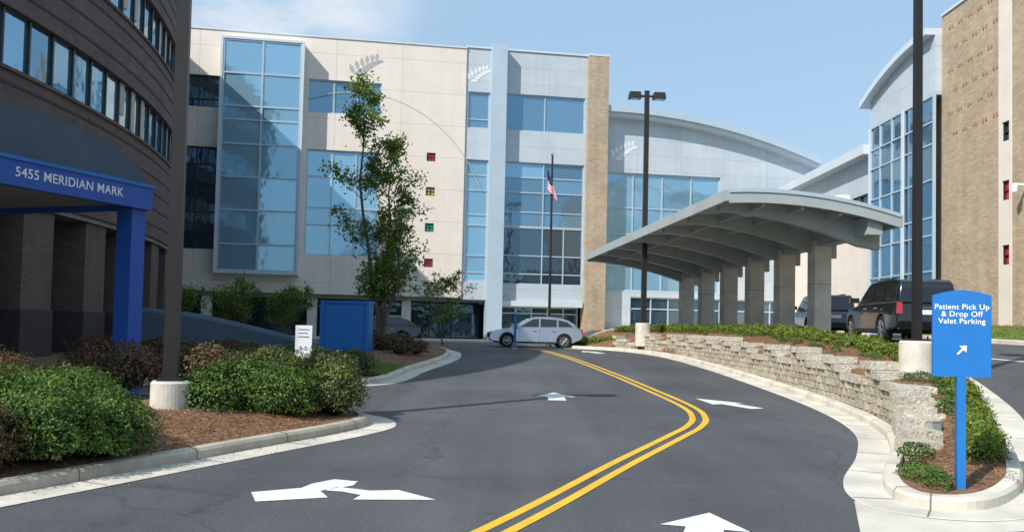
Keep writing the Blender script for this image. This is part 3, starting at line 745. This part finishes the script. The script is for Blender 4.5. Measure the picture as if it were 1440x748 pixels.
Bn=B('banner_post',(.15,41.5,0),0); Bn.box('blade','signblue',-.06,.06,-.2,.2,.7,2.35); Bn.box('base','grey',-.12,.12,-.26,.26,.62,.75); Bn.done()
U=B('utility_box',(5.75,12.1,0),.2); zz=bedz(5.75,12.1); U.box('box','grey',-.07,.07,-.05,.05,zz+.12,zz+.26); U.tube('stake','grey',(0,0,zz-.1),(0,0,zz+.12),.015); U.box('lid','grey',-.08,.08,-.06,.06,zz+.26,zz+.275); U.done()
Rw=B('ramp_wall')
pts=[(-12.5,29.0,2.12),(-10.7,29.6,1.95),(-9.2,30.4,1.62),(-7.8,31,1.25),(-6.6,31.2,.95)]
pc=catmull(pts,False,6)
for a,b_ in zip(pc,pc[1:]):
    prof=[(-.25,-2),(.25,-2),(.25,-.12),(.12,0),(-.12,0),(-.25,-.12)]
    va=[(a.x,a.y+o,max(a.z+dz,.3)) for o,dz in prof]; vb=[(b_.x,b_.y+o,max(b_.z+dz,.3)) for o,dz in prof]
    n=6; Rw.add('parapet','slate',va+vb,[(i,(i+1)%n,n+(i+1)%n,n+i) for i in range(n)])
Rw.done()
# ---------------------------------------------------------------- cars
def car(name,loc,heading,L,Wd,Ht,paintm,kind):
    e=B(name,loc,heading); hw=Wd/2
    if kind=='suv':
        up=[(-.487,.24),(-.5,.30),(-.498,.42),(-.49,.60),(.235,.60),(.27,.585),(.44,.545),(.485,.49),(.5,.36),(.495,.22)]
        gh=[(-.488,.605),(-.468,.90),(-.44,.965),(-.2,.985),(.02,.975),(.08,.945),(.24,.605)]
        wx=(-.285,.315); wr=.205*Ht; sill=.17
        sides=[[(-.455,.645),(-.443,.88),(-.30,.905),(-.30,.645)],[(-.28,.645),(-.28,.905),(-.10,.915),(-.10,.645)],[(-.08,.645),(-.08,.915),(.055,.90),(.165,.645)]]
        rear=[(-.480,.68),(-.4665,.89)]; front=[(.218,.64),(.088,.925)]
    else:
        up=[(-.475,.26),(-.5,.34),(-.495,.50),(-.475,.62),(-.44,.655),(-.30,.665),(.0,.645),(.22,.62),(.32,.60),(.42,.55),(.475,.47),(.497,.36),(.49,.20)]
        gh=[(-.455,.645),(-.40,.79),(-.345,.89),(-.27,.955),(-.14,.99),(-.02,.99),(.05,.96),(.13,.85),(.265,.61)]
        wx=(-.295,.305); wr=.212*Ht; sill=.15
        sides=[[(-.385,.70),(-.325,.84),(-.235,.90),(-.235,.69)],[(-.215,.69),(-.215,.905),(-.045,.93),(-.045,.675)],[(-.025,.675),(-.025,.93),(.035,.91),(.175,.66)]]
        rear=[(-.437,.70),(-.372,.85)]; front=[(.242,.65),(.075,.925)]
    def wscale(x):
        t=abs(x)/.5; return 1-.13*max(0,(t-.72)/.28)**2
    prof=[(x*L,z*Ht) for x,z in up]
    bot=[]
    ar=wr*1.14
    for cx in (wx[1]*L,wx[0]*L):
        zc=wr; st=math.asin(max(-1,min(1,(sill*Ht-zc)/ar)))
        a0=st; a1=math.pi-st
        for i in range(13):
            a=a0+(a1-a0)*i/12; bot.append((cx+ar*math.cos(a),zc+ar*math.sin(a)))
    prof=prof+bot
    bm=bmesh.new(); rings=[]
    for s_ in (-1,1):
        rings.append([bm.verts.new((x,s_*hw*wscale(x/L)*(1-.06*max(0,(z/Ht-.45))/.15) ,z)) for x,z in prof])
    n=len(prof)
    bm.faces.new(rings[0][::-1]); bm.faces.new(rings[1])
    for i in range(n): bm.faces.new((rings[0][i],rings[0][(i+1)%n],rings[1][(i+1)%n],rings[1][i]))
    bmesh.ops.recalc_face_normals(bm,faces=bm.faces[:])
    me=bpy.data.meshes.new('body'); bm.to_mesh(me); bm.free(); me.materials.append(M[paintm])
    ob=bpy.data.objects.new('body',me); COL.objects.link(ob); ob.parent=e.e
    md=ob.modifiers.new('b','BEVEL'); md.width=.06; md.segments=4; md.limit_method='ANGLE'; md.angle_limit=math.radians(28)
    for f in me.polygons: f.use_smooth=True
    ob.modifiers.new('w','WEIGHTED_NORMAL')
    def gy(z): return hw*(.925-.17*(z/Ht-.6)/.4)
    bm=bmesh.new(); rings=[]
    for s_ in (-1,1): rings.append([bm.verts.new((x*L,s_*gy(z*Ht)*(1 if z<.93 else .96)*wscale(x),z*Ht-(.012 if z<.64 else 0))) for x,z in gh])
    n=len(gh); bm.faces.new(rings[0][::-1]); bm.faces.new(rings[1])
    for i in range(n): bm.faces.new((rings[0][i],rings[0][(i+1)%n],rings[1][(i+1)%n],rings[1][i]))
    bmesh.ops.recalc_face_normals(bm,faces=bm.faces[:])
    me=bpy.data.meshes.new('cabin'); bm.to_mesh(me); bm.free(); me.materials.append(M[paintm])
    ob=bpy.data.objects.new('cabin',me); COL.objects.link(ob); ob.parent=e.e
    md=ob.modifiers.new('b','BEVEL'); md.width=.05; md.segments=3; md.limit_method='ANGLE'; md.angle_limit=math.radians(40)
    for f in me.polygons: f.use_smooth=True
    ob.modifiers.new('w','WEIGHTED_NORMAL')
    for s_ in (-1,1):
        for poly in sides:
            P_=[(x*L,s_*(gy(z*Ht)*wscale(x)+.008),z*Ht) for x,z in poly]; Q_=[(x,y-s_*.03,z) for x,y,z in P_]
            if s_>0: P_=P_[::-1];Q_=Q_[::-1]
            nn=len(P_); e.add('side_windows','carglass',P_+Q_,[tuple(range(nn-1,-1,-1)),tuple(range(nn,2*nn))]+[(i,(i+1)%nn,nn+(i+1)%nn,nn+i) for i in range(nn)])
        for xs_ in (-.09,.10) if kind=='suv' else (-.035,.175):
            e.box('door_seams','inside',xs_*L-.006,xs_*L+.006,*sorted((s_*(hw-.02),s_*(hw+.001))),.22*Ht,.56*Ht)
        for xs_ in (-.20,.0): e.box('handles','chrome',xs_*L,xs_*L+.16,*sorted((s_*(hw-.05),s_*(hw+.02))),.535*Ht-.02,.535*Ht+.015)
        e.box('sill_trim','tyre',-.2*L,.22*L,*sorted((s_*(hw-.12),s_*(hw+.012))),(sill-.02)*Ht,(sill+.045)*Ht)
        mx=front[0][0]*L-.12; e.box('mirrors',paintm,mx-.08,mx+.10,*sorted((s_*(gy(.62*Ht)),s_*(hw+.20))),.645*Ht,.645*Ht+.16)
        e.box('roof_rails','chrome' if kind!='suv' else 'tyre',-.33*L,.0*L,*sorted((s_*(gy(Ht)-.16),s_*(gy(Ht)-.12))),.985*Ht,.985*Ht+.04)
        e.hexa('tail_lamps','lamp_red',*[[(-.503*L+.02*k,s_*hw*.73,.44*Ht),(-.503*L+.02*k,s_*hw*.885,.44*Ht),(-.497*L+.03*k,s_*hw*.865,.61*Ht),(-.497*L+.03*k,s_*hw*.73,.61*Ht)] for k in (0,3)])
        e.hexa('head_lamps','lens',*[[(.492*L-.02*k,s_*hw*.55,.40*Ht),(.487*L-.02*k,s_*hw*.86,.40*Ht),(.470*L-.02*k,s_*hw*.85,.50*Ht),(.482*L-.02*k,s_*hw*.55,.49*Ht)] for k in (0,3)])
        for cx in wx:
            x=cx*L; yo=s_*(hw-.02); yi=s_*(hw-.26)
            e.tube('tyres','tyre',(x,yi,wr),(x,yo-s_*.03,wr),wr,wr,32); e.tube('tyres','tyre',(x,yo-s_*.03,wr),(x,yo,wr),wr,wr*.93,32)
            e.tube('rims','rim',(x,yo-s_*.05,wr),(x,yo+s_*.004,wr),wr*.66,wr*.64,24)
            e.tube('hub_well','tyre',(x,yo,wr),(x,yo+s_*.006,wr),wr*.56,wr*.56,24)
            for sp in range(6):
                a=sp*math.pi/3+.2; p0=Vector((x,yo+s_*.010,wr)); p1=p0+Vector((math.cos(a),0,math.sin(a)))*wr*.60; e.tube('spokes','rim',p0,p1,.038,.026,6)
            e.tube('hub','rim',(x,yo,wr),(x,yo+s_*.02,wr),.07,.05,12)
    for (a,b_),k in ((rear,-1),(front,1)):
        o=k*.012
        P_=[(a[0]*L+o,-gy(a[1]*Ht)*.84,a[1]*Ht),(a[0]*L+o,gy(a[1]*Ht)*.84,a[1]*Ht),(b_[0]*L+o,gy(b_[1]*Ht)*.80,b_[1]*Ht),(b_[0]*L+o,-gy(b_[1]*Ht)*.80,b_[1]*Ht)]
        Q_=[(x-k*.03,y,z) for x,y,z in P_]; e.hexa('windscreens','carglass',P_,Q_)
    e.box('under_body','inside',-.43*L,.43*L,-hw*.74,hw*.74,.14*Ht,.52*Ht)  # black box whose colour supplies the shade inside the wheel arches
    e.box('rear_bumper','tyre' if kind!='suv' else paintm,-.512*L,-.47*L,-hw*.82,hw*.82,.20*Ht,.31*Ht)
    e.box('number_plate','signw',-.506*L,-.499*L,-.20,.20,.43*Ht,.43*Ht+.13); e.box('tailgate_trim','chrome',-.5045*L,-.499*L,-.45,.45,.43*Ht+.18,.43*Ht+.21)
    e.box('grille','inside',.480*L,.503*L,-hw*.5,hw*.5,.30*Ht,.46*Ht)
    return e.done()
hd=lambda a:math.pi/2-a
car('black_suv',(12.15,28.0,terr(12,27)),hd(.10),5.3,2.0,1.90,'black','suv')
car('dark_suv',(13.4,38.5,1.60),hd(.10),4.7,1.88,1.76,'navy','suv')
car('silver_crossover',(1.15,45.2,g_(45.2)),math.pi+.08,4.75,1.86,1.55,'silver','x')
car('dark_sedan',(-7.2,46.8,.69),math.pi+.2,4.6,1.8,1.45,'navy','x')
# ---------------------------------------------------------------- plants
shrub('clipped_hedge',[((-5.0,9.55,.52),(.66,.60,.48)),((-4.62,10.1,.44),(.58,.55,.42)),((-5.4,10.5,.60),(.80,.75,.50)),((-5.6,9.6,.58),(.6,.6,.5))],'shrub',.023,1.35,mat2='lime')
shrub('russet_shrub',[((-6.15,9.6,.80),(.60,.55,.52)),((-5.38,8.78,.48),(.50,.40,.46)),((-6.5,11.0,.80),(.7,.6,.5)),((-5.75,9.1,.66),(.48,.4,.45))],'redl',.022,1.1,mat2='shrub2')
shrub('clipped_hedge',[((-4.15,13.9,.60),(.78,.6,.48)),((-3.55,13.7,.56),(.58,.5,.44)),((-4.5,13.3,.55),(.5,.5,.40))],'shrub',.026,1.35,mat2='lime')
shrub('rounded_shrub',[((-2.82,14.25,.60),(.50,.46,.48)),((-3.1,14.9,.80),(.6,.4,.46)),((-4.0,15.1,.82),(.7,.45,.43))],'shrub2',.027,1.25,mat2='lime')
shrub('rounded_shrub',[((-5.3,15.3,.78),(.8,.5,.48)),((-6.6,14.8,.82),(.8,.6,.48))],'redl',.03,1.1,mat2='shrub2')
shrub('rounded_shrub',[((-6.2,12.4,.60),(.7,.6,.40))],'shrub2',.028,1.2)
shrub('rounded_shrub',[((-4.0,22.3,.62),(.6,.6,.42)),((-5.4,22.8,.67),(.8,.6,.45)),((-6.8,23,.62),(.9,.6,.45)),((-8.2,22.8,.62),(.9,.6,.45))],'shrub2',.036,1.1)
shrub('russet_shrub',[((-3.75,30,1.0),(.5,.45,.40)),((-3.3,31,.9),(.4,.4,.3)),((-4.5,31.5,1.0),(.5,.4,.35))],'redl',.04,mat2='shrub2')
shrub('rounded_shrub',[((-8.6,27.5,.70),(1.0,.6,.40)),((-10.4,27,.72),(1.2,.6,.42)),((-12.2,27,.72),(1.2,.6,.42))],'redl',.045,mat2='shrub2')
bl=[]
for i in range(64):
    y=17.2+i*.45
    if y>45.6: break
    x=lerp_tab(XB,y)-.55+random.uniform(-.12,.10); r=random.uniform(.14,.27); bl.append(((x,y,bedz(x,y)+.05),(.34,.30,r)))
for i in range(7): bl.append(((6.0-i*.45,44.0+.25*i if i<5 else 45.2,1.10-.03*i),(.4,.35,.28)))
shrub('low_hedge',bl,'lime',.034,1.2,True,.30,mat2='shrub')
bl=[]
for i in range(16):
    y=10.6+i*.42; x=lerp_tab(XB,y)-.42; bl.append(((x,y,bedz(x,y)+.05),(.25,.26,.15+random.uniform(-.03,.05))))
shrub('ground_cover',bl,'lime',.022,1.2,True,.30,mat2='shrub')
bl=[((4.55,9.9,.22),(.22,.3,.12)),((4.5,9.4,.2),(.15,.2,.10)),((5.0,11.0,.3),(.2,.25,.12)),((6.9,15,1.0),(.3,.3,.12)),((6.3,12.9,.7),(.25,.4,.12)),((6.75,13.9,.85),(.25,.4,.12))]
for i in range(22):
    y=15.5+i*1.15+random.uniform(-.3,.3); x=lerp_tab(XA,y)+random.uniform(.7,1.5); bl.append(((x,y,bedz(x,y)+.02),(random.uniform(.12,.25),.2,random.uniform(.06,.12))))
shrub('ground_cover',bl,'shrub',.024,.7,False)
def litter(name,region,n,zf,mat,size=.05):
    C=[]
    while len(C)<n:
        x,y=region(); C.append((x,y,zf(x,y)))
    return leaves(name,np.array(C),size,mat,None,aspect=.12,norm=np.tile([0,0,1.6],(n,1)))
def reg1():
    y=random.uniform(7.5,15.0); x=lerp_tab([(5,-6.6),(6.3,-5.9),(8,-5.1),(9.6,-4.3),(11.6,-3.3),(13.2,-2.5),(15.5,-2.6)],y)-random.uniform(.20,2.2)-.1; return x,y
M['straw']=leafmat('straw',(.14,.07,.035),(.42,.25,.14),.05)
litter('pine_straw_litter',reg1,12000,lambda x,y:mf(x,y)+.122,'straw',.04)
def reg2():
    y=random.uniform(9.4,30); x0=lerp_tab(XA,y)+.15; x1=lerp_tab(XB,y)-.25; return random.uniform(x0,x1),y
litter('pine_straw_litter',reg2,9000,lambda x,y:bedz(x,y)+.012,'straw',.045)
def reg3():
    y=random.uniform(7.5,13.5); x=lerp_tab([(6.3,-5.9),(8,-5.1),(9.6,-4.3),(11.6,-3.3),(13.2,-2.5)],y)+random.expovariate(5)+.02; return x,y
litter('windblown_straw',reg3,420,lambda x,y:terr(x,y)+.016,'straw',.028)
tree('street_tree',(-5.1,34.5,.6),[(-6.0,34.5,11.2,1.0),(-4.9,34.8,8.8,1.0),(-4.4,34.2,6.0,.35)],54,80,.078,'fol',lambda t: .15+.95*math.sin(math.pi*min(1,(1.02-t)*1.1))**.9 if t<.98 else .12,.10,.40,1.6)
def small_tree(x,y,z,h,w,mat='fol'):
    tree('ornamental_tree',(x,y,z),[(x-.3*w,y,z+h*.9,1),(x+.35*w,y+.2,z+h,1),(x,y-.3,z+h*.8,.8)],13,60,.07,mat,lambda t:w*(.35+.75*math.sin(math.pi*min(1,t))),.035,.30,.5)
small_tree(-3.6,46,.7,3.5,1.1); small_tree(-10.4,41,.8,2.3,.85); small_tree(-12.8,41,.8,2.5,.75); small_tree(-15.2,41,.8,2.1,.8)
C=[]
for i in range(60):
    a=math.radians(205+i*2.2); r=random.uniform(130,160); c=(r*math.cos(a),r*math.sin(a),random.uniform(2,5))
    p,_=blob_pts(c,(9,9,random.uniform(4,8)),500,.3); C.append(p)
leaves('reflection_trees',np.vstack(C),1.0,'shrub2',None)  # unseen tree belt behind the camera, added to be reflected in the glass
# ---------------------------------------------------------------- light, sky, camera
el=math.radians(41); sx,sy=-.68,-.73
d=Vector((sx*math.cos(el),sy*math.cos(el),math.sin(el))).normalized()
sd=bpy.data.lights.new('sun','SUN'); sd.energy=5.0; sd.angle=math.radians(.5); sd.color=(1,.955,.89)
so=bpy.data.objects.new('sun',sd); COL.objects.link(so); so.rotation_euler=d.to_track_quat('Z','Y').to_euler()
w=bpy.data.worlds.new('World'); scene.world=w; w.use_nodes=True; nt=w.node_tree; nt.nodes.clear()
sky=N(nt,'ShaderNodeTexSky'); sky.sky_type='NISHITA'; sky.sun_disc=False; sky.sun_elevation=el; sky.sun_rotation=math.atan2(sx,sy); sky.air_density=1.0; sky.dust_density=1.5; sky.ozone_density=1.2
bg=N(nt,'ShaderNodeBackground'); bg.inputs[1].default_value=.15; ow=N(nt,'ShaderNodeOutputWorld')
tc=N(nt,'ShaderNodeTexCoord')
hz=mixc(nt,.66,sky.outputs[0],(3.05,4.60,6.15))
mp=N(nt,'ShaderNodeMapping'); mp.inputs['Scale'].default_value=(1,1,2.6); nt.links.new(tc.outputs['Generated'],mp.inputs[0])
f=noise_fac(nt,3.2,8,.46,.66,mp.outputs[0],.58)
dt=N(nt,'ShaderNodeVectorMath',operation='DOT_PRODUCT'); nt.links.new(tc.outputs['Generated'],dt.inputs[0]); dd=Vector((-.28,.9,.37)).normalized(); dt.inputs[1].default_value=dd
mr=N(nt,'ShaderNodeMapRange'); mr.inputs['From Min'].default_value=.982; mr.inputs['From Max'].default_value=.999; mr.inputs['To Min'].default_value=.03; nt.links.new(dt.outputs['Value'],mr.inputs['Value'])
mu=N(nt,'ShaderNodeMath',operation='MULTIPLY'); nt.links.new(f,mu.inputs[0]); nt.links.new(mr.outputs[0],mu.inputs[1])
c=mixc(nt,mu.outputs[0],hz,(5.9,6.2,6.5))
nt.links.new(c,bg.inputs[0]); nt.links.new(bg.outputs[0],ow.inputs[0])
cd=bpy.data.cameras.new('camera'); cam=bpy.data.objects.new('camera',cd); COL.objects.link(cam)
cam.location=(0,0,1.75); cam.rotation_euler=(math.pi/2+math.atan(50/1250),-.022,0); cd.sensor_width=36; cd.lens=1250/1440*36; cd.shift_y=34/1440; cd.clip_end=3000; cd.clip_start=.1
scene.camera=cam
scene.view_settings.view_transform='Standard'; scene.view_settings.look='None'; scene.view_settings.exposure=0; scene.view_settings.gamma=1
